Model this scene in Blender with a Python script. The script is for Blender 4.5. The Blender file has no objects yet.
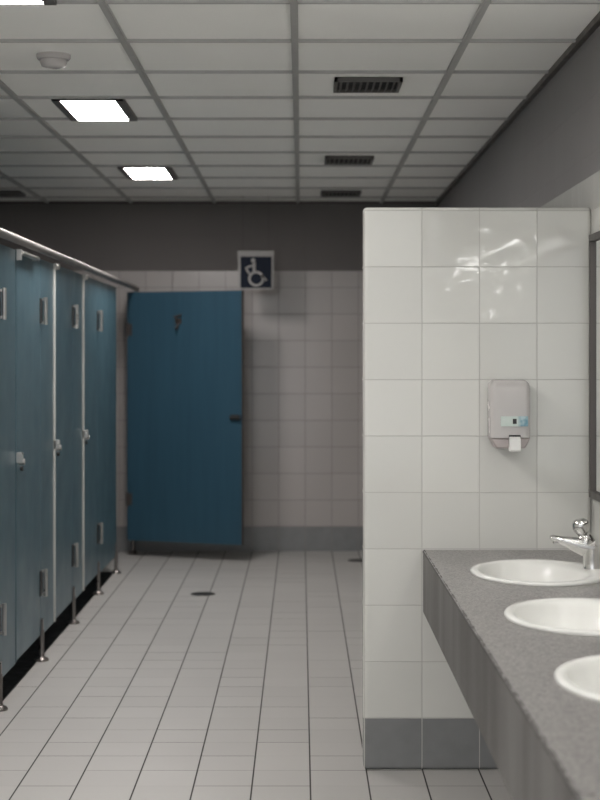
import bpy, bmesh, math, random
from mathutils import Vector, Matrix
random.seed(7)
PI = math.pi
C = bpy.context.scene.collection

# ------------------------------------------------------------------ helpers
def obj(name, bm, mat, parent=None, smooth=None, loc=None, bevel=0.0, bseg=2, auto=None):
    me = bpy.data.meshes.new(name)
    bmesh.ops.recalc_face_normals(bm, faces=bm.faces[:])
    bm.to_mesh(me); bm.free()
    mats = mat if isinstance(mat, (list, tuple)) else [mat]
    for m in mats: me.materials.append(m)
    o = bpy.data.objects.new(name, me); C.objects.link(o)
    if parent: o.parent = parent
    if loc: o.location = loc
    if smooth:
        for p in me.polygons: p.use_smooth = True
        if auto: me.set_sharp_from_angle(angle=math.radians(auto))
    if bevel:
        b = o.modifiers.new('bevel', 'BEVEL'); b.width = bevel; b.segments = bseg
        b.limit_method = 'ANGLE'; b.angle_limit = math.radians(40)
    return o

def thing(name, label, cat, loc=(0, 0, 0), rotz=0, group=None):
    o = bpy.data.objects.new(name, None); C.objects.link(o)
    o.location = loc; o.rotation_euler = (0, 0, rotz); o.empty_display_size = .1
    return tag(o, label, cat, group)

def tag(o, label, cat, group=None):
    o['label'] = label; o['category'] = cat
    if group: o['group'] = group
    return o

def struct(o):
    o['kind'] = 'structure'; return o

def BM(): return bmesh.new()

def box(bm, x0, x1, y0, y1, z0, z1, mi=0):
    v = [bm.verts.new(p) for p in ((x0,y0,z0),(x1,y0,z0),(x1,y1,z0),(x0,y1,z0),(x0,y0,z1),(x1,y0,z1),(x1,y1,z1),(x0,y1,z1))]
    for f in ((0,3,2,1),(4,5,6,7),(0,1,5,4),(1,2,6,5),(2,3,7,6),(3,0,4,7)):
        bm.faces.new([v[i] for i in f]).material_index = mi
    return bm

def tube(bm, pts, radii, n=16, cap=True, squash=None):
    pts = [Vector(p) for p in pts]
    if not isinstance(radii, (list, tuple)): radii = [radii]*len(pts)
    rings = []
    for i, p in enumerate(pts):
        d = (pts[min(i+1, len(pts)-1)] - pts[max(i-1, 0)]).normalized()
        up = Vector((0, 0, 1)) if abs(d.z) < .95 else Vector((0, 1, 0))
        a = d.cross(up).normalized(); b = a.cross(d).normalized()
        r = radii[i]; ra, rb = (r if isinstance(r, tuple) else (r, r))
        rings.append([bm.verts.new(p + a*ra*math.cos(2*PI*k/n) + b*rb*math.sin(2*PI*k/n)) for k in range(n)])
    for r0, r1 in zip(rings, rings[1:]):
        for k in range(n): bm.faces.new((r0[k], r0[(k+1) % n], r1[(k+1) % n], r1[k]))
    if cap:
        bm.faces.new(rings[0][::-1]); bm.faces.new(rings[-1])
    return bm

def lathe(bm, prof, n=24, c=(0, 0, 0), sx=1, sy=1):
    rings = []
    for r, z in prof:
        if r < 1e-6: rings.append([bm.verts.new((c[0], c[1], c[2]+z))])
        else: rings.append([bm.verts.new((c[0]+r*sx*math.cos(2*PI*k/n), c[1]+r*sy*math.sin(2*PI*k/n), c[2]+z)) for k in range(n)])
    for a, b in zip(rings, rings[1:]):
        for k in range(n):
            q = [a[k % len(a)], a[(k+1) % len(a)], b[(k+1) % len(b)], b[k % len(b)]]
            u = []
            for t in q:
                if t not in u: u.append(t)
            if len(u) > 2: bm.faces.new(u)
    return bm

def prism(bm, outline, axis, a0, a1, mi=0):
    """outline: 2D points; extrude along axis 'x','y','z' from a0 to a1"""
    def P(u, v, w):
        return {'x': (w, u, v), 'y': (u, w, v), 'z': (u, v, w)}[axis]
    A = [bm.verts.new(P(u, v, a0)) for u, v in outline]
    B = [bm.verts.new(P(u, v, a1)) for u, v in outline]
    bm.faces.new(A).material_index = mi; bm.faces.new(B[::-1]).material_index = mi
    n = len(A)
    for k in range(n): bm.faces.new((A[k], A[(k+1) % n], B[(k+1) % n], B[k])).material_index = mi
    return bm

# ------------------------------------------------------------------ materials
class NT:
    def __init__(s, name):
        s.m = bpy.data.materials.new(name); s.m.use_nodes = True
        s.t = s.m.node_tree; s.n = s.t.nodes; s.l = s.t.links
        s.b = s.n['Principled BSDF']
    def new(s, typ, **kw):
        n = s.n.new(typ)
        for k, v in kw.items(): setattr(n, k, v)
        return n
    def math(s, op, a, b=None, c=None, clamp=False):
        n = s.new('ShaderNodeMath', operation=op, use_clamp=clamp)
        for i, v in enumerate((a, b, c)):
            if v is None: continue
            if isinstance(v, (int, float)): n.inputs[i].default_value = v
            else: s.l.new(v, n.inputs[i])
        return n.outputs[0]
    def mix(s, f, a, b):
        n = s.new('ShaderNodeMix', data_type='RGBA')
        for sock, v in ((n.inputs[0], f), (n.inputs[6], a), (n.inputs[7], b)):
            if isinstance(v, (int, float)): sock.default_value = v
            elif isinstance(v, tuple): sock.default_value = (*v[:3], 1)
            else: s.l.new(v, sock)
        return n.outputs[2]
    def noise(s, scale, detail=3, vec=None, dim='3D', rough=.5):
        n = s.new('ShaderNodeTexNoise'); n.inputs['Scale'].default_value = scale
        n.inputs['Detail'].default_value = detail; n.inputs['Roughness'].default_value = rough
        s.l.new(vec if vec is not None else s.pos(), n.inputs['Vector'])
        return n.outputs['Fac']
    def pos(s):
        if not hasattr(s, '_p'): s._p = s.new('ShaderNodeNewGeometry').outputs['Position']
        return s._p
    def obco(s):
        if not hasattr(s, '_o'): s._o = s.new('ShaderNodeTexCoord').outputs['Object']
        return s._o
    def ramp(s, f, lo, hi, a=0., b=1.):
        n = s.new('ShaderNodeMapRange'); n.clamp = True
        s.l.new(f, n.inputs[0])
        for i, v in enumerate((lo, hi, a, b)): n.inputs[i+1].default_value = v
        return n.outputs[0]
    def bump(s, h, strength=.3, dist=.01, prev=None):
        n = s.new('ShaderNodeBump'); n.inputs['Strength'].default_value = strength
        n.inputs['Distance'].default_value = dist; s.l.new(h, n.inputs['Height'])
        if prev is not None: s.l.new(prev, n.inputs['Normal'])
        return n.outputs[0]
    def set(s, **kw):
        for k, v in kw.items():
            sock = s.b.inputs[k]
            if isinstance(v, (int, float)): sock.default_value = v
            elif isinstance(v, tuple): sock.default_value = (*v[:3], 1)
            else: s.l.new(v, sock)
        return s.m

def plain(name, col, rough=.5, metal=0., var=.06, scale=8., bump=0., bscale=200., spec=.5, coat=0.):
    t = NT(name); f = t.noise(scale, 4, t.obco())
    c0 = tuple(c*(1-var) for c in col); c1 = tuple(min(1, c*(1+var)) for c in col)
    k = dict([('Base Color', t.mix(f, c0, c1)), ('Roughness', t.ramp(t.noise(scale*2, 2, t.obco()), .3, .7, rough*.88, min(1, rough*1.12))), ('Metallic', metal), ('Specular IOR Level', spec), ('Coat Weight', coat)])
    if bump: k['Normal'] = t.bump(t.noise(bscale, 3, t.obco()), .25, bump)
    return t.set(**k)

def tiles(name, ua, va, ou, ov, pu, pv, gu, gv, col, grout, rough, wave=.0, wave_scale=9., var=.04, base_z=None, base_col=None, paint_z=None, paint_col=None, vfade=False, wave_only=None):
    """square glazed tiles laid in world space; optional darker skirting row and painted band above"""
    t = NT(name)
    sp = t.new('ShaderNodeSeparateXYZ'); t.l.new(t.pos(), sp.inputs[0])
    u = t.math('DIVIDE', t.math('SUBTRACT', sp.outputs[ua], ou), pu)
    v = t.math('DIVIDE', t.math('SUBTRACT', sp.outputs[va], ov), pv)
    def edge(w, p):
        f = t.math('FRACT', w)
        return t.math('MULTIPLY', t.math('MINIMUM', f, t.math('SUBTRACT', 1., f)), p)
    eu, ev = edge(u, pu), edge(v, pv)
    mu = t.ramp(eu, gu*.5, gu*.5+.0012, 1., 0.); mv = t.ramp(ev, gv*.5, gv*.5+.0012, 1., 0.)
    cu = t.math('FLOOR', u); cv = t.math('FLOOR', v)
    cmb = t.new('ShaderNodeCombineXYZ'); t.l.new(cu, cmb.inputs[0]); t.l.new(cv, cmb.inputs[1])
    wn = t.new('ShaderNodeTexWhiteNoise', noise_dimensions='3D'); t.l.new(cmb.outputs[0], wn.inputs[0])
    rnd = wn.outputs['Value']
    if vfade:                                                # cross joints of uneven width and dirt
        cm2 = t.new('ShaderNodeCombineXYZ'); t.l.new(cu, cm2.inputs[0]); t.l.new(t.math('ROUND', v), cm2.inputs[1]); cm2.inputs[2].default_value = 5.5
        w2 = t.new('ShaderNodeTexWhiteNoise', noise_dimensions='3D'); t.l.new(cm2.outputs[0], w2.inputs[0])
        mv = t.math('MULTIPLY', mv, t.ramp(w2.outputs['Value'], .25, .95, .08, .9))
    g = t.math('MAXIMUM', mu, mv)
    c0 = tuple(c*(1-var) for c in col); c1 = tuple(min(1, c*(1+var)) for c in col)
    face = t.mix(rnd, c0, c1)
    face = t.mix(t.ramp(t.noise(2.3, 5), .35, .75, 0, .16), face, tuple(c*.8 for c in col))
    if base_z is not None:
        isb = t.math('LESS_THAN', sp.outputs[2], base_z)
        bc = t.mix(t.noise(14, 5), tuple(c*.86 for c in base_col), tuple(c*1.12 for c in base_col))
        face = t.mix(isb, face, bc)
    c = t.mix(g, face, grout)
    r = t.math('ADD', rough, t.math('MULTIPLY', g, .4))
    h = t.math('MULTIPLY', g, -1.0)
    nrm = t.bump(h, .5, .0015)
    if wave:
        vm = t.new('ShaderNodeVectorMath', operation='MULTIPLY_ADD')
        t.l.new(wn.outputs['Color'], vm.inputs[0]); vm.inputs[1].default_value = (7, 7, 7); t.l.new(t.pos(), vm.inputs[2])
        w = t.noise(wave_scale, 1.5, vm.outputs[0])
        w = t.math('MULTIPLY', w, t.ramp(rnd, .3, .9, .35, 1.0))
        if wave_only:                                        # a few hand-glazed tiles are rippled, the others almost flat
            m = None
            for (a, b) in wave_only:
                q = t.math('MULTIPLY', t.math('COMPARE', cu, float(a), .1), t.math('COMPARE', cv, float(b), .1))
                m = q if m is None else t.math('ADD', m, q, None, True)
            w = t.math('MULTIPLY', w, t.ramp(m, 0, 1, .04, 1.0))
        nrm = t.bump(w, 1., wave, nrm)
    if paint_z is not None:
        isp = t.math('GREATER_THAN', sp.outputs[2], paint_z)
        pc = t.mix(t.noise(3, 4), tuple(x*.94 for x in paint_col), tuple(x*1.06 for x in paint_col))
        c = t.mix(isp, c, pc)
        r = t.mix(isp, r, (.75,)*3)
    return t.set(**{'Base Color': c, 'Roughness': r, 'Normal': nrm})

FX, FY = .032, 5.326
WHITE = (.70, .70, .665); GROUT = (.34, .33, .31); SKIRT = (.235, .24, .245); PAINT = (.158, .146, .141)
M = {}
M['floor'] = tiles('floor_tile', 0, 1, FX, FY, .1994, .2, .0042, .004, (.46, .448, .43), (.04, .036, .033), .42, var=.03, vfade=True, wave=.0008, wave_scale=14)
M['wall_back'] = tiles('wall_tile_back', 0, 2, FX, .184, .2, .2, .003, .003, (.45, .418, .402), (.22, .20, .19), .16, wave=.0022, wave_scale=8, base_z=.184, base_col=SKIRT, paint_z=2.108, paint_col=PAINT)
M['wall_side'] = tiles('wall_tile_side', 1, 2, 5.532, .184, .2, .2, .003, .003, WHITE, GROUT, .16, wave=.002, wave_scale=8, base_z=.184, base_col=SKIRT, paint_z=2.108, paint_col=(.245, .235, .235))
M['partition'] = tiles('partition_tile', 0, 2, .429, .184, .204, .2, .0018, .0018, WHITE, (.50, .49, .465), .07, wave=.0055, wave_scale=10, base_z=.184, base_col=SKIRT, wave_only=((0, 8), (1, 8), (0, 7), (1, 7)))
M['ceiling'] = plain('ceiling_panel', (.93, .93, .90), .85, var=.03, scale=3, bump=.0008, bscale=160)
M['tbar'] = plain('ceiling_bar', (.42, .42, .41), .5)
M['paint'] = plain('grey_paint', PAINT, .75, var=.04, scale=3)
def laminate(name, col, spec=.5):
    t = NT(name)
    mp = t.new('ShaderNodeMapping'); mp.inputs['Scale'].default_value = (1, 1, .06); t.l.new(t.pos(), mp.inputs[0])
    f = t.noise(22, 3, mp.outputs[0])
    c = t.mix(t.ramp(f, .3, .7), tuple(x*.93 for x in col), tuple(x*1.07 for x in col))
    return t.set(**{'Base Color': c, 'Specular IOR Level': spec, 'Roughness': t.ramp(t.noise(5, 3), .3, .7, .30, .40), 'Normal': t.bump(t.noise(260, 2), .06, .0006)})
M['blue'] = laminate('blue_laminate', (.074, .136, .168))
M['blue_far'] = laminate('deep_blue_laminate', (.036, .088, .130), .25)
M['edge'] = plain('pale_edge', (.55, .55, .52), .35, metal=.3)
M['rail'] = plain('rail_metal', (.30, .285, .275), .5, metal=.85)
M['chrome'] = plain('chrome', (.66, .65, .64), .16, metal=1., var=.03)
M['satin'] = plain('satin_steel', (.55, .54, .52), .3, metal=1., var=.05)
M['legmetal'] = plain('brown_steel', (.22, .20, .19), .3, metal=1.)
M['dark'] = plain('dark_plastic', (.02, .02, .02), .45)
M['darkmetal'] = plain('dark_metal', (.09, .08, .075), .4, metal=.5)
M['vent'] = plain('vent_metal', (.10, .095, .09), .5)
M['ceramic'] = plain('ceramic', (.80, .80, .77), .24, var=.015)
M['plastic'] = plain('pale_plastic', (.52, .50, .49), .25, var=.02)
M['plastic2'] = plain('rosy_plastic', (.47, .42, .41), .3, var=.02)
M['white'] = plain('white_plastic', (.78, .78, .76), .3, var=.02)
M['navy'] = plain('navy_sheet', (.010, .014, .026), .5, spec=.12)
M['signwhite'] = plain('sign_white', (.36, .35, .34), .5, var=.02, spec=.2)
M['fixture'] = plain('fixture_metal', (.10, .09, .085), .45)
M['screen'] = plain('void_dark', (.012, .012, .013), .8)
t = NT('mirror_glass'); M['mirror'] = t.set(**{'Base Color': (.86, .87, .86), 'Metallic': 1., 'Roughness': t.ramp(t.noise(2, 2), .3, .7, .012, .03)})
def glow(name, col, s):
    t = NT(name); t.set(**{'Base Color': (.8, .8, .8), 'Roughness': .4})
    t.b.inputs['Emission Color'].default_value = (*col, 1); t.b.inputs['Emission Strength'].default_value = s
    return t.m
M['lamp'] = glow('lit_diffuser', (1, .955, .93), 60.)
M['tubeglow'] = glow('lit_tube', (1, .985, .95), 19.)
# terrazzo counter
t = NT('counter_stone')
vo = t.new('ShaderNodeTexVoronoi'); vo.inputs['Scale'].default_value = 210; t.l.new(t.pos(), vo.inputs['Vector'])
sx = t.new('ShaderNodeSeparateColor'); t.l.new(vo.outputs['Color'], sx.inputs[0])
c = t.mix(t.ramp(sx.outputs[0], .1, .95), (.095, .089, .086), (.33, .315, .305))
c = t.mix(t.ramp(t.noise(420, 2), .55, .75, 0, .5), c, (.42, .41, .40))
c = t.mix(t.ramp(t.noise(3, 3), .4, .7, 0, .15), c, (.15, .14, .135))
M['stone'] = t.set(**{'Base Color': c, 'Roughness': t.ramp(t.noise(2, 2), .3, .7, .27, .31)})
# apron: smoother cast face with vertical stains
t = NT('counter_front_stone')
mp = t.new('ShaderNodeMapping'); mp.inputs['Scale'].default_value = (1, 1, .16); t.l.new(t.pos(), mp.inputs[0])
s1 = t.noise(4.5, 3, mp.outputs[0]); s2 = t.noise(60, 4)
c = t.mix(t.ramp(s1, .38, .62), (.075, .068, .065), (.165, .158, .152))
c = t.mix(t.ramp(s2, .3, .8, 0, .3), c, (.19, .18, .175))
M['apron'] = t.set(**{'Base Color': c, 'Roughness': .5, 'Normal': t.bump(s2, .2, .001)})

# ------------------------------------------------------------------ room
CAMZ = 1.468
XL, XR, YN, YF, ZC = -2.9, 1.03, -1.6, 11.744, 2.62
W = .12
b = BM(); box(b, XL-W, XR+W, YN, YF+W, -.1, 0); struct(obj('floor', b, M['floor']))
b = BM(); box(b, XL-W, XR+W, YN, YF+W, ZC+.012, ZC+.1)
ceil = struct(obj('ceiling', b, M['ceiling']))
# exposed bars of the suspended ceiling
b = BM()
pc = .545*1.152; cols = [-.02*1.152 + pc*k for k in range(-5, 3)]
pr = .6287; r0 = 5.105
for x in cols:
    if XL < x < XR-.02: box(b, x-.013, x+.013, YN, YF, ZC, ZC+.012)
    if XL < x < XR-.02: box(b, x-.007, x+.007, YN, YF, ZC-.003, ZC)
k = -10
while True:
    y = r0 + pr*k; k += 1
    if y < YN+.1: continue
    if y > YF-.03: break
    box(b, XL, XR, y-.008, y+.008, ZC+.001, ZC+.0121)
obj('ceiling_grid', b, M['tbar'], ceil)
b = BM(); box(b, XR-.022, XR, YN, YF, ZC-.012, ZC+.012); struct(obj('trim_1', b, M['darkmetal']))
b = BM(); box(b, XL, XR, YF-.02, YF, ZC-.012, ZC+.012); struct(obj('trim_2', b, M['darkmetal']))
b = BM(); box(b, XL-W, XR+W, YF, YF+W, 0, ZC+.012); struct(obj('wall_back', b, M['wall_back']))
b = BM(); box(b, XR, XR+W, YN, YF, 0, ZC+.012); struct(obj('wall_right', b, M['wall_side']))
b = BM(); box(b, XL-W, XL, YN, YF, 0, ZC+.012); struct(obj('wall_left', b, M['wall_side']))
# free-standing tiled partition with rounded end
b = BM(); box(b, .2216, XR, 5.532, 5.652, 0, 1.996)
struct(obj('wall_partition', b, M['partition'], bevel=.014, bseg=4, smooth=True, auto=40))

# ------------------------------------------------------------------ cubicles
XF = -1.275; TH = .022; ZB, ZT = .125, 1.935
def hinge(parent, y, z, x=XF+TH):
    b = BM()
    bl = BM(); box(bl, x-.001, x+.005, y-.032, y+.034, z-.06, z+.06); 
    box(b, x, x+.022, y+.012, y+.018, z+.05, z+.062); box(b, x, x+.022, y+.012, y+.018, z-.062, z-.05)
    tube(b, [(x+.022, y+.014, z-.066), (x+.022, y+.014, z+.066)], .0095, 10)
    h = obj('hinge', bl, M['dark'], parent)
    if parent.parent is None: obj('hinge_barrel', b, M['satin'], h, smooth=True, auto=35)
    else:
        h.data.materials.append(M['satin']); b2 = BM(); b2.from_mesh(h.data); n0 = len(b2.faces)
        tmp = bpy.data.meshes.new('hinge_part'); bmesh.ops.recalc_face_normals(b, faces=b.faces[:]); b.to_mesh(tmp); b.free(); b2.from_mesh(tmp)
        for i, f in enumerate(b2.faces):
            if i >= n0: f.material_index = 1
        b2.to_mesh(h.data); b2.free(); bpy.data.meshes.remove(tmp)
def pedestal(parent, y, x=-1.25):
    b = BM()
    lathe(b, [(.0, 0), (.034, 0), (.035, .006), (.03, .013), (.016, .02), (.0125, .03), (.0125, .15), (0, .15)], 20, (x, y, 0))
    box(b, x-.008, x+.008, y-.012, y+.012, .12, .2)
    obj('pedestal_foot', b, M['legmetal'], parent, smooth=True, auto=35)
cub = [(5.80, 6.46, 6.85), (6.85, 7.51, 7.90), (7.90, 8.56, 8.95), (8.95, 9.61, 10.585)]
labs = ['nearest blue toilet cubicle, its door cut off by the left edge of the photo',
        'blue toilet cubicle with a bar catch at its door top, second from the front',
        'narrow-looking blue toilet cubicle between two pale door edges, third in the row',
        'blue toilet cubicle with wide end panel, last before the open door']
for i, (y0, y1, y2) in enumerate(cub):
    c = thing('toilet_cubicle', labs[i], 'toilet cubicle', (0, 0, 0), 0, 'blue toilet cubicles along the left side')
    b = BM(); box(b, XF, XF+TH, y0+.003, y1-.003, ZB, ZT); 
    d = obj('door', b, M['blue'], c, bevel=.002)
    if i > 0:
        b = BM(); box(b, XF+TH-.004, XF+TH+(.003 if i == 1 else .010), y0+.001, y0+.008, ZB-.003, ZT); e = obj('edge_strip', b, M['edge'] if i > 1 else M['blue'], d)
        # latch with turn knob
        z = 1.02
        b = BM(); box(b, XF+TH, XF+TH+.018, y0+.008, y0+.07, z-.008, z+.022); box(b, XF+TH, XF+TH+.032, y0+.001, y0+.018, z-.022, z+.024)
        tube(b, [(XF+TH+.005, y0+.04, z-.02), (XF+TH+.034, y0+.04, z-.02)], .014, 14)
        obj('latch', b, M['satin'], d, bevel=.002)
        b = BM(); tube(b, [(XF+TH+.0, y0+.12, z-.055), (XF+TH+.012, y0+.12, z-.055)], .011, 12); obj('keyhole', b, M['dark'], d)
    hinge(d, y1, 1.685); hinge(d, y1, .375)
    b = BM(); box(b, XF, XF+TH, y1+.003, y2-.003, ZB-.008, ZT)
    p = obj('front_panel', b, M['blue'], c, bevel=.002)
    b = BM(); box(b, XL+.002, XF-.001, y0+.004, y0+.022, .125, ZT); obj('side_panel', b, M['blue'], c)
    pedestal(c, y1+.01)
    if i == 3: pedestal(c, y2-.04)
    if i == 1:
        b = BM(); tube(b, [(XF+TH+.02, y0+.02, ZT-.012), (XF+TH+.02, y0+.46, ZT-.012)], .010, 10); box(b, XF+TH, XF+TH+.026, y0+.002, y0+.02, ZT-.045, ZT+.002); box(b, XF+TH, XF+TH+.02, y0+.42, y0+.45, ZT-.024, ZT)
        obj('top_catch', b, M['satin'], c, smooth=True, auto=35)
    if i > 1:
        b = BM(); lathe(b, [(0, -.02), (.014, -.016), (.018, 0), (.014, .012), (0, .017)], 14, (XF+TH+.014, y0+.02, ZT-.01)); obj('top_bracket', b, M['satin'], c, smooth=True)

# accessible cubicle at the far end, door swung open
a = thing('toilet_cubicle', 'end blue toilet cubicle by the back wall with its wide door standing open', 'toilet cubicle')
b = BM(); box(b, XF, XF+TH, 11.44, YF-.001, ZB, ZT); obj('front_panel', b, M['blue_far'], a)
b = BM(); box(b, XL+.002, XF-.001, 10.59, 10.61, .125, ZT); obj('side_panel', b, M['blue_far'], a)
pedestal(a, 11.6)
hx, hy = -1.262, 11.43; ex, ey = -.415, 11.12
L = math.hypot(ex-hx, ey-hy); ang = math.atan2(ey-hy, ex-hx)
b = BM(); box(b, .0, L, -.014, .014, .12, ZT)
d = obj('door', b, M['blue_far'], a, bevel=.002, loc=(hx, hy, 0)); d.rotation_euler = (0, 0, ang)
b = BM(); box(b, L-.004, L+.003, -.0145, .0145, .12, ZT); obj('edge_strip', b, M['darkmetal'], d)
b = BM(); tube(b, [(L-.085, -.025, 1.03), (L-.012, -.025, 1.03)], [(.02, .02)]*2, 14); box(b, L-.075, L-.02, -.026, -.013, 1.012, 1.048); obj('latch', b, M['dark'], d, bevel=.002)
b = BM(); box(b, .38, .43, -.02, -.013, 1.70, 1.74)
tube(b, [(.405, -.018, 1.725), (.405, -.05, 1.72), (.405, -.06, 1.75)], .008, 10); tube(b, [(.405, -.018, 1.705), (.405, -.045, 1.66), (.405, -.065, 1.675)], .008, 10); tube(b, [(.375, -.03, 1.75), (.435, -.03, 1.765)], .007, 8)
obj('coat_hook', b, M['darkmetal'], d, smooth=True, auto=35)
for z in (.42, 1.66):
    b = BM(); tube(b, [(-.004, -.016, z-.05), (-.004, -.016, z+.05)], .009, 10); box(b, 0, .035, -.018, -.013, z-.045, z+.045); obj('hinge', b, M['darkmetal'], d)

# black sheet added inside the cubicles to paint the shade under the doors
b = BM(); box(b, XL, -1.268, 5.80, 10.59, 0, .004); struct(obj('cubicle_shade_sheet', b, M['screen']))
# headrail
b = BM(); tube(b, [(-1.235, 5.78, 1.975), (-1.235, YF, 1.975)], .019, 20)
tag(obj('head_rail', b, M['rail'], smooth=True, auto=40), 'long round metal rail running above the blue cubicle fronts', 'rail')

# ------------------------------------------------------------------ hanging access sign
sy = 11.30; s = sy/1560
def SX(px): return (px-301)*s
def SZ(py): return CAMZ+(356-py)*s
sg = thing('accessible_toilet_sign', 'small navy sign with pale wheelchair symbol hanging above the open door', 'sign', (0, 0, 0))
b = BM(); box(b, SX(238.2), SX(273.6), sy-.006, sy+.006, SZ(289.8), SZ(252)); obj('sign_plate', b, M['signwhite'], sg, bevel=.001)
b = BM(); box(b, SX(240.6), SX(271.6), sy-.0075, sy-.0055, SZ(288), SZ(256.6)); obj('sign_face', b, M['navy'], sg)
b = BM(); box(b, SX(237.8), SX(274), sy-.011, sy+.011, SZ(255), SZ(251)); obj('hanging_rail', b, M['signwhite'], sg, bevel=.001)
def G(x, y): return (SX(230+x/10), sy-.0078, SZ(240+y/10))
def stroke(bm, pts, w):
    """flat ribbon of half-width w (in tenths of a pixel) with thickness"""
    n = len(pts); Lf, Rt = [], []
    for i, p in enumerate(pts):
        q = pts[max(i-1, 0)]; r = pts[min(i+1, n-1)]
        dx, dy = r[0]-q[0], r[1]-q[1]; l = math.hypot(dx, dy) or 1
        Lf.append((p[0]-dy/l*w, p[1]+dx/l*w)); Rt.append((p[0]+dy/l*w, p[1]-dx/l*w))
    for i in range(n-1):
        q = [G(*Lf[i]), G(*Lf[i+1]), G(*Rt[i+1]), G(*Rt[i])]
        A = [bm.verts.new(v) for v in q]; B = [bm.verts.new((v[0], v[1]-.001, v[2])) for v in q]
        bm.faces.new(B); 
        for k in range(4): bm.faces.new((A[k], A[(k+1) % 4], B[(k+1) % 4], B[k]))
b = BM()
stroke(b, [(262+68*math.cos(2*PI*k/32), 388+66*math.sin(2*PI*k/32)) for k in range(33)], 12)
stroke(b, [(232+11*math.cos(2*PI*k/16), 204+11*math.sin(2*PI*k/16)) for k in range(17)], 10.8)
stroke(b, [(240, 225), (242, 320)], 15)
stroke(b, [(238, 258), (195, 264), (160, 282), (168, 300), (196, 338)], 10)
stroke(b, [(318, 352), (364, 402), (322, 412)], 9)
obj('wheelchair_symbol', b, M['signwhite'], sg)
for px in (243, 268.5):
    b = BM(); tube(b, [(SX(px), sy, SZ(251.5)), (SX(px), sy, ZC+.013)], .0011, 6); obj('hanging_wire', b, M['darkmetal'], sg)

# ------------------------------------------------------------------ ceiling fittings
def ceiling_light(x, y, label):
    t = thing('ceiling_light', label, 'ceiling light', (x, y, ZC), 0, 'recessed ceiling lights over the floor')
    hw, hd = .162, .302; b = BM()
    for s_ in (-1, 1): box(b, min(s_*.123, s_*hw), max(s_*.123, s_*hw), -hd, hd, -.007, .011)
    for s_ in (-1, 1): box(b, -hw, hw, min(s_*(hd-.008), s_*hd), max(s_*(hd-.008), s_*hd), -.007, .011)
    obj('frame', b, M['fixture'], t)
    b = BM(); box(b, -.123, .123, -hd+.008, hd-.008, -.003, .008); obj('diffuser', b, M['lamp'], t)
    b = BM(); box(b, -.002, .002, -hd+.008, hd-.008, -.005, -.003); obj('divider', b, M['signwhite'], t)
LX = -.833*1.152
for k, lab in ((-.5, 'lit ceiling panel cut off by the top left edge of the photo'), (3.5, 'lit rectangular ceiling panel beyond the smoke detector, the larger fully visible one'), (7.5, 'smaller-looking lit ceiling panel nearest the back wall')):
    ceiling_light(LX, r0+pr*k, lab)
for k in (-4.5, -8.5):
    ceiling_light(LX, r0+pr*k, 'lit ceiling panel behind the camera, out of the photo')
def vent(x, y, label):
    t = thing('ceiling_vent', label, 'air vent', (x, y, ZC), 0, 'dark air vents in the ceiling')
    b = BM(); w, d = .142, .14
    for s_ in (-1, 1):
        box(b, min(s_*w, s_*(w-.014)), max(s_*w, s_*(w-.014)), -d, d, -.008, .011)
        box(b, -w, w, min(s_*d, s_*(d-.014)), max(s_*d, s_*(d-.014)), -.008, .011)
    obj('frame', b, M['vent'], t)
    b = BM(); box(b, -w+.014, w-.014, -d+.014, d-.014, .006, .011); obj('backing', b, M['screen'], t)
    b = BM()
    for i in range(9):
        x_ = -w+.03+i*(2*w-.06)/8; prism(b, [(x_-.007, -.006), (x_-.005, -.006), (x_+.006, .006), (x_+.004, .006)], 'y', -d+.014, d-.014)
    obj('louvre', b, M['vent'], t)
vent(.245*1.152+.0, r0+pr*2.45, 'largest-looking dark air vent, nearest in the ceiling')
vent(.245*1.152, r0+pr*6.5, 'dark air vent midway along the ceiling, between two others')
vent(.245*1.152, r0+pr*9.5, 'smallest-looking dark air vent, close to the back wall above the white partition')
vent(-1.84*1.152, r0+pr*9.5, 'dark air vent in the shaded ceiling over the blue cubicles')
b = BM(); sd = thing('smoke_detector', 'round white smoke detector on the ceiling in front of the lit panels', 'smoke detector', (-.83*1.152, r0+pr*1.5-.02, ZC+.012))
lathe(b, [(0, 0), (.066, 0), (.066, -.012), (.06, -.02), (0, -.021)], 32); obj('base', b, M['plastic'], sd, smooth=True, auto=35)
b = BM(); lathe(b, [(.05, -.019), (.052, -.030), (.046, -.044), (.03, -.05), (0, -.051)], 32); obj('sensor_head', b, M['plastic'], sd, smooth=True, auto=50)

# ------------------------------------------------------------------ floor drains
def drain(x, y, label):
    t = thing('floor_drain', label, 'floor drain', (x, y, 0), 0, 'round drains in the tiled floor')
    b = BM(); lathe(b, [(.060, 0), (.062, .004), (.075, .003), (.077, 0)], 32); obj('rim', b, M['darkmetal'], t, smooth=True)
    b = BM(); lathe(b, [(.0, .002), (.061, .002)], 32)
    for i in range(7):
        xx = -.045+i*.015; hh = math.sqrt(.058**2-xx*xx); box(b, xx-.003, xx+.003, -hh, hh, .002, .0045)
    obj('grate', b, M['dark'], t)
drain(-.604, 9.62, 'dark round floor drain in the middle of the tiled floor')
drain(.41, 11.2, 'dark round floor drain half hidden by the left edge of the white partition')

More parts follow.
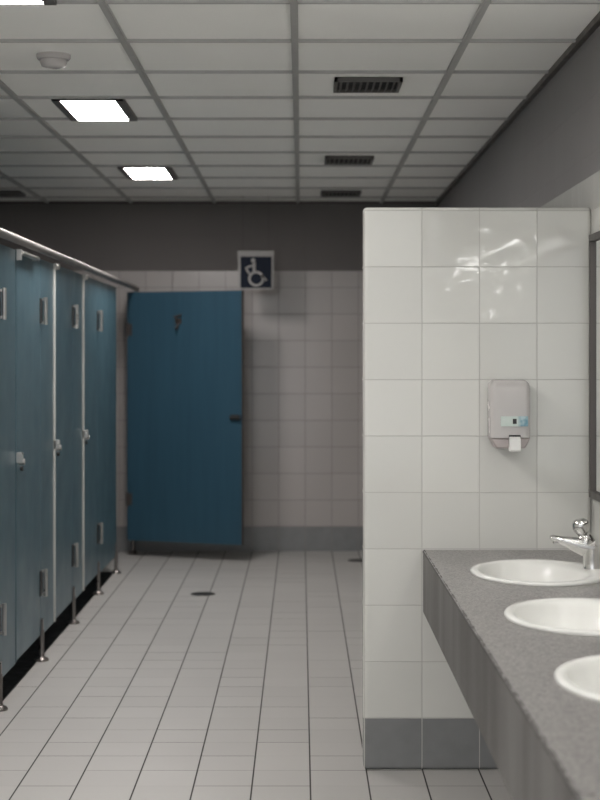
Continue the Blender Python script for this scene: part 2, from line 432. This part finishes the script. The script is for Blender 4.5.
# ------------------------------------------------------------------ counter with basins
CX0, CX1, CY0, CY1, CT, CB = .433, XR-.001, 1.3, 5.531, .78, .561
SC = [4.93, 4.10, 3.28]; AX, AY, SXC = .215, .28, .752
ct = thing('vanity_counter', 'long grey speckled stone counter along the right wall holding the basins', 'counter')
b = BM()
ys = [CY1, 4.93-.415, 4.10-.41, 2.86]
HOLE = .93
for sc, ya, yb in zip(SC, ys, ys[1:]):
    N = 48; E, R = [], []
    for k in range(N):
        th = 2*PI*k/N + .0001; cx_, sn = math.cos(th), math.sin(th)
        E.append((SXC+AX*HOLE*cx_, sc+AY*HOLE*sn))
        dx = (CX1-SXC) if cx_ > 0 else (CX0-SXC); dy = (ya-sc) if sn > 0 else (yb-sc)
        tt = min(dx/cx_ if abs(cx_) > 1e-9 else 9, dy/sn if abs(sn) > 1e-9 else 9)
        R.append([SXC+cx_*tt, sc+sn*tt])
    for (qx, qy) in ((CX0, ya), (CX1, ya), (CX0, yb), (CX1, yb)):   # snap nearest to corners
        j = min(range(N), key=lambda j: (R[j][0]-qx)**2+(R[j][1]-qy)**2); R[j] = [qx, qy]
    ve = [bm_ for bm_ in (b.verts.new((x, y, CT)) for x, y in E)]; vr = [b.verts.new((x, y, CT)) for x, y in R]
    vl = [b.verts.new((x, y, CT-.03)) for x, y in E]
    for k in range(N):
        k2 = (k+1) % N
        b.faces.new((ve[k], ve[k2], vr[k2], vr[k])); b.faces.new((ve[k], vl[k], vl[k2], ve[k2]))
v = [b.verts.new(p) for p in ((CX0, CY0, CT), (CX1, CY0, CT), (CX1, ys[-1], CT), (CX0, ys[-1], CT))]; b.faces.new(v)
for f in b.faces: pass
obj_top = obj('worktop', b, M['stone'], ct)
# make all top faces look up
for p in obj_top.data.polygons: pass
b = BM(); box(b, CX0, CX0+.03, CY0, CY1, CB, CT-.006); 
bmesh.ops.subdivide_edges(b, edges=[e for e in b.edges if abs(e.verts[0].co.y-e.verts[1].co.y) > 1], cuts=60, use_grid_fill=True)
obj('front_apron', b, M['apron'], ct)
# worn arris between top and front: slightly irregular bead
b = BM(); n = 260; pts = []
for i in range(n+1):
    y = CY0+(CY1-CY0)*i/n; pts.append((CX0+.004+random.uniform(-.0012, .0008), y, CT-.0045+random.uniform(-.001, .0006)))
tube(b, pts, .0055, 8)
obj('worn_edge', b, plain('worn_edge_stone', (.085, .08, .077), .6, var=.5, scale=120), ct, smooth=True)
b = BM(); box(b, CX0+.03, CX1, CY0, CY0+.03, CB, CT-.001); obj('end_apron', b, M['apron'], ct)
for y in (1.7, 3.7):
    b = BM(); prism(b, [(CX1-.01, .001), (CX1-.01, CT-.16), (CX0+.08, CT-.16), (CX0+.08, CT-.19), (CX1-.06, CT-.19), (CX1-.06, .001)], 'y', y, y+.04)
    obj('support_leg', b, M['darkmetal'], ct)

def basin(y, label):
    t = thing('wash_basin', label, 'wash basin', (SXC, y, CT), 0, 'white oval basins set in the counter')
    N = 64; b = BM(); rings = []
    # (scale x, scale y, shift x, z): outer skirt, rolled rim, then bowl shifted towards the room, tap ledge at the wall side
    prof = [(.995, .995, 0, .0005), (1.0, 1.0, 0, .004), (.992, .994, 0, .008), (.975, .98, 0, .0105), (.94, .95, -.002, .0115),
            (.88, .91, -.008, .011), (.83, .87, -.014, .009), (.79, .84, -.018, .004), (.765, .815, -.020, -.005), (.72, .77, -.021, -.025),
            (.64, .69, -.021, -.055), (.50, .55, -.02, -.085), (.33, .36, -.018, -.100), (.16, .16, -.018, -.105), (.09, .07, -.018, -.106)]
    for (kx, ky, dx, z) in prof:
        rings.append([b.verts.new((dx+AX*kx*math.cos(2*PI*k/N), AY*ky*math.sin(2*PI*k/N), z)) for k in range(N)])
    for r_, q_ in zip(rings, rings[1:]):
        for k in range(N): b.faces.new((r_[k], r_[(k+1) % N], q_[(k+1) % N], q_[k]))
    b.faces.new(rings[-1])
    bo = obj('bowl', b, M['ceramic'], t, smooth=True)
    b = BM(); lathe(b, [(0, .004), (.018, .004), (.022, .001), (.022, -.003)], 24, (-.018, 0, -.103)); obj('waste', b, M['chrome'], t, smooth=True)
    b = BM(); lathe(b, [(0, .003), (.009, .002), (.011, 0)], 16, (.185, -.12, .0105)); 
    obj('chain_stay', b, M['satin'], t, smooth=True)
    return t
basin(SC[0], 'farthest white oval basin, the one beneath the chrome tap')
basin(SC[1], 'middle white oval basin of the three in the counter')
basin(SC[2], 'nearest white oval basin, mostly cut off by the right edge')

# tap
tp = thing('basin_tap', 'chrome mixer tap with round top knob and long flat spout', 'tap', (.937, 4.985, CT+.0105))
b = BM(); tube(b, [(-.006, 0, 0), (-.006, 0, .012), (-.008, 0, .03), (-.014, 0, .06), (-.022, 0, .085), (-.030, 0, .104)], [.030, .0285, .028, .0285, .028, .020], 28)
obj('body', b, M['chrome'], tp, smooth=True, auto=50)
b = BM(); tube(b, [(-.005, 0, .062), (-.045, 0, .070), (-.075, 0, .080), (-.105, 0, .089), (-.132, 0, .097), (-.140, 0, .099)], [(.025, .036), (.024, .027), (.021, .0205), (.0185, .013), (.0165, .010), (.012, .006)], 24)
tube(b, [(-.123, 0, .092), (-.121, 0, .080)], .0105, 16)
obj('spout', b, M['chrome'], tp, smooth=True, auto=50)
b = BM(); lathe(b, [(0, 0), (.018, 0), (.014, .005), (.017, .010), (.0235, .018), (.0275, .032), (.027, .044), (.022, .053), (.012, .058), (0, .059)], 28, (0, 0, 0))
k = obj('knob', b, M['chrome'], tp, smooth=True, auto=60, loc=(-.036, 0, .1)); k.rotation_euler = (0, -.2, 0)

# ------------------------------------------------------------------ soap dispenser
def PX(px): return (px-301)/285.
def PZ(py): return CAMZ+(356-py)/284.
YP = 5.532
ds = thing('soap_dispenser', 'pale plastic soap dispenser with white push tab on the tiled partition', 'soap dispenser', (0, 0, 0))
x0, x1, zt, zm, zb = PX(489.3), PX(529.4), PZ(380), PZ(437), PZ(447.5)
b = BM(); cx = (x0+x1)/2; hw = (x1-x0)/2
rows = [(zt, .78, .070), (zt-.004, .86, .082), (zt-.012, .95, .092), (zt-.03, 1., .098), (zt-.10, 1., .104), (zm, .99, .104)]
prof = []
for z, kx, dp in rows:
    w = hw*kx; r = .022; o = []
    o.append((cx-w, YP-.001, z))
    for q in range(7):
        th = PI/2*q/6; o.append((cx-w+r-r*math.cos(th), YP-dp+r-r*math.sin(th), z))
    o.append((cx, YP-dp-.004, z))
    for q in range(7):
        th = PI/2*(1-q/6); o.append((cx+w-r+r*math.cos(th), YP-dp+r-r*math.sin(th), z))
    o.append((cx+w, YP-.001, z)); prof.append([b.verts.new(p) for p in o])
for r_, q_ in zip(prof, prof[1:]):
    for k in range(len(r_)-1): b.faces.new((r_[k], r_[k+1], q_[k+1], q_[k]))
    b.faces.new((r_[-1], r_[0], q_[0], q_[-1]))
b.faces.new(prof[0]); b.faces.new(prof[-1][::-1])
obj('cover', b, M['plastic'], ds, smooth=True, auto=50)
b = BM()
prism(b, [(cx-hw*.99, zm), (cx-hw*.72, zb), (cx+hw*.72, zb), (cx+hw*.99, zm)], 'y', YP-.096, YP-.001); obj('base', b, M['plastic2'], ds, bevel=.006, bseg=3, smooth=True, auto=40)
yf = YP-.108
b = BM(); box(b, PX(499), PX(526), yf-.0022, yf+.004, PZ(425.5), PZ(415.5))
def strip():
    t = NT('label_print'); sp = t.new('ShaderNodeSeparateXYZ'); t.l.new(t.pos(), sp.inputs[0])
    f = t.ramp(t.math('ADD', sp.outputs[0], t.math('MULTIPLY', t.noise(25, 2), .02)), PX(513.5)+.015, PX(517)+.015)
    c = t.mix(f, t.mix(t.noise(70, 3), (.50, .62, .56), (.66, .70, .68)), t.mix(t.ramp(t.noise(38, 2), .4, .65), (.16, .32, .40), (.45, .58, .62)))
    return t.set(**{'Base Color': c, 'Roughness': .25})
obj('label_strip', b, strip(), ds)
b = BM(); box(b, PX(510.8), PX(514.6), yf-.003, yf, PZ(423), PZ(418)); obj('level_window', b, M['dark'], ds)
b = BM(); box(b, PX(507), PX(518.6), yf-.001, YP-.09, PZ(437), PZ(434)); obj('slot', b, M['dark'], ds)
b = BM(); prism(b, [(YP-.106, PZ(435.5)), (YP-.122, PZ(436.5)), (YP-.130, PZ(449)), (YP-.124, PZ(450.5)), (YP-.09, PZ(450))], 'x', PX(507.2), PX(518.4)); obj('push_tab', b, M['white'], ds, bevel=.003, bseg=3, smooth=True, auto=40)

# ------------------------------------------------------------------ mirror + lamps above it
mr = thing('wall_mirror', 'dark framed mirror on the right wall above the basins', 'mirror', (0, 0, 0))
MY0, MY1, MZ0, MZ1 = 2.7, 5.478, .972, 1.893
b = BM(); fw = .026; X0, X1 = 1.010, XR-.0005
box(b, X0, X1, MY1-fw, MY1, MZ0, MZ1); box(b, X0, X1, MY0, MY0+fw, MZ0, MZ1)
box(b, X0, X1, MY0+fw, MY1-fw, MZ1-fw, MZ1); box(b, X0, X1, MY0+fw, MY1-fw, MZ0, MZ0+fw)
obj('frame', b, M['darkmetal'], mr, bevel=.003)
b = BM(); box(b, X1-.008, X1-.0005, MY0+fw-.002, MY1-fw+.002, MZ0+fw-.002, MZ1-fw+.002); obj('glass', b, M['mirror'], mr)

def mirror_lamp(y0, y1, label):
    t = thing('mirror_lamp', label, 'wall lamp', (0, 0, 0), 0, 'strip lamps above the mirror')
    b = BM(); box(b, XR-.05, XR-.0005, y0, y1, 1.96, 2.02); obj('housing', b, M['white'], t, bevel=.004)
    b = BM(); tube(b, [(XR-.075, y0+.02, 1.975), (XR-.075, y1-.02, 1.975)], .019, 20); obj('tube', b, M['tubeglow'], t, smooth=True)
    for y in (y0, y1-.03):
        b = BM(); box(b, XR-.097, XR-.05, y, y+.028, 1.952, 1.998); obj('end_cap', b, M['white'], t, bevel=.003)
mirror_lamp(3.35, 4.60, 'white strip lamp with lit tube above the far half of the mirror')
mirror_lamp(1.85, 3.10, 'white strip lamp with lit tube above the near half of the mirror')

# ------------------------------------------------------------------ camera, world
cam = bpy.data.cameras.new('camera'); co = bpy.data.objects.new('camera', cam); C.objects.link(co)
co.location = (0, 0, CAMZ); co.rotation_euler = (PI/2, 0, 0)
cam.sensor_width = 36; cam.lens = 1560/800*36; cam.shift_x = -1/800; cam.shift_y = -44/800
cam.clip_start = .05; cam.clip_end = 60
cam.dof.use_dof = True; cam.dof.focus_distance = 5.3; cam.dof.aperture_fstop = 3.6
bpy.context.scene.camera = co
w = bpy.data.worlds.new('world'); bpy.context.scene.world = w; w.use_nodes = True
bg = w.node_tree.nodes['Background']; bg.inputs[0].default_value = (.95, .98, 1, 1); bg.inputs[1].default_value = 1.35
sc = bpy.context.scene
sc.view_settings.view_transform = 'Standard'; sc.view_settings.look = 'None'
sc.view_settings.exposure = 0; sc.view_settings.gamma = 1; sc.view_settings.use_curve_mapping = False
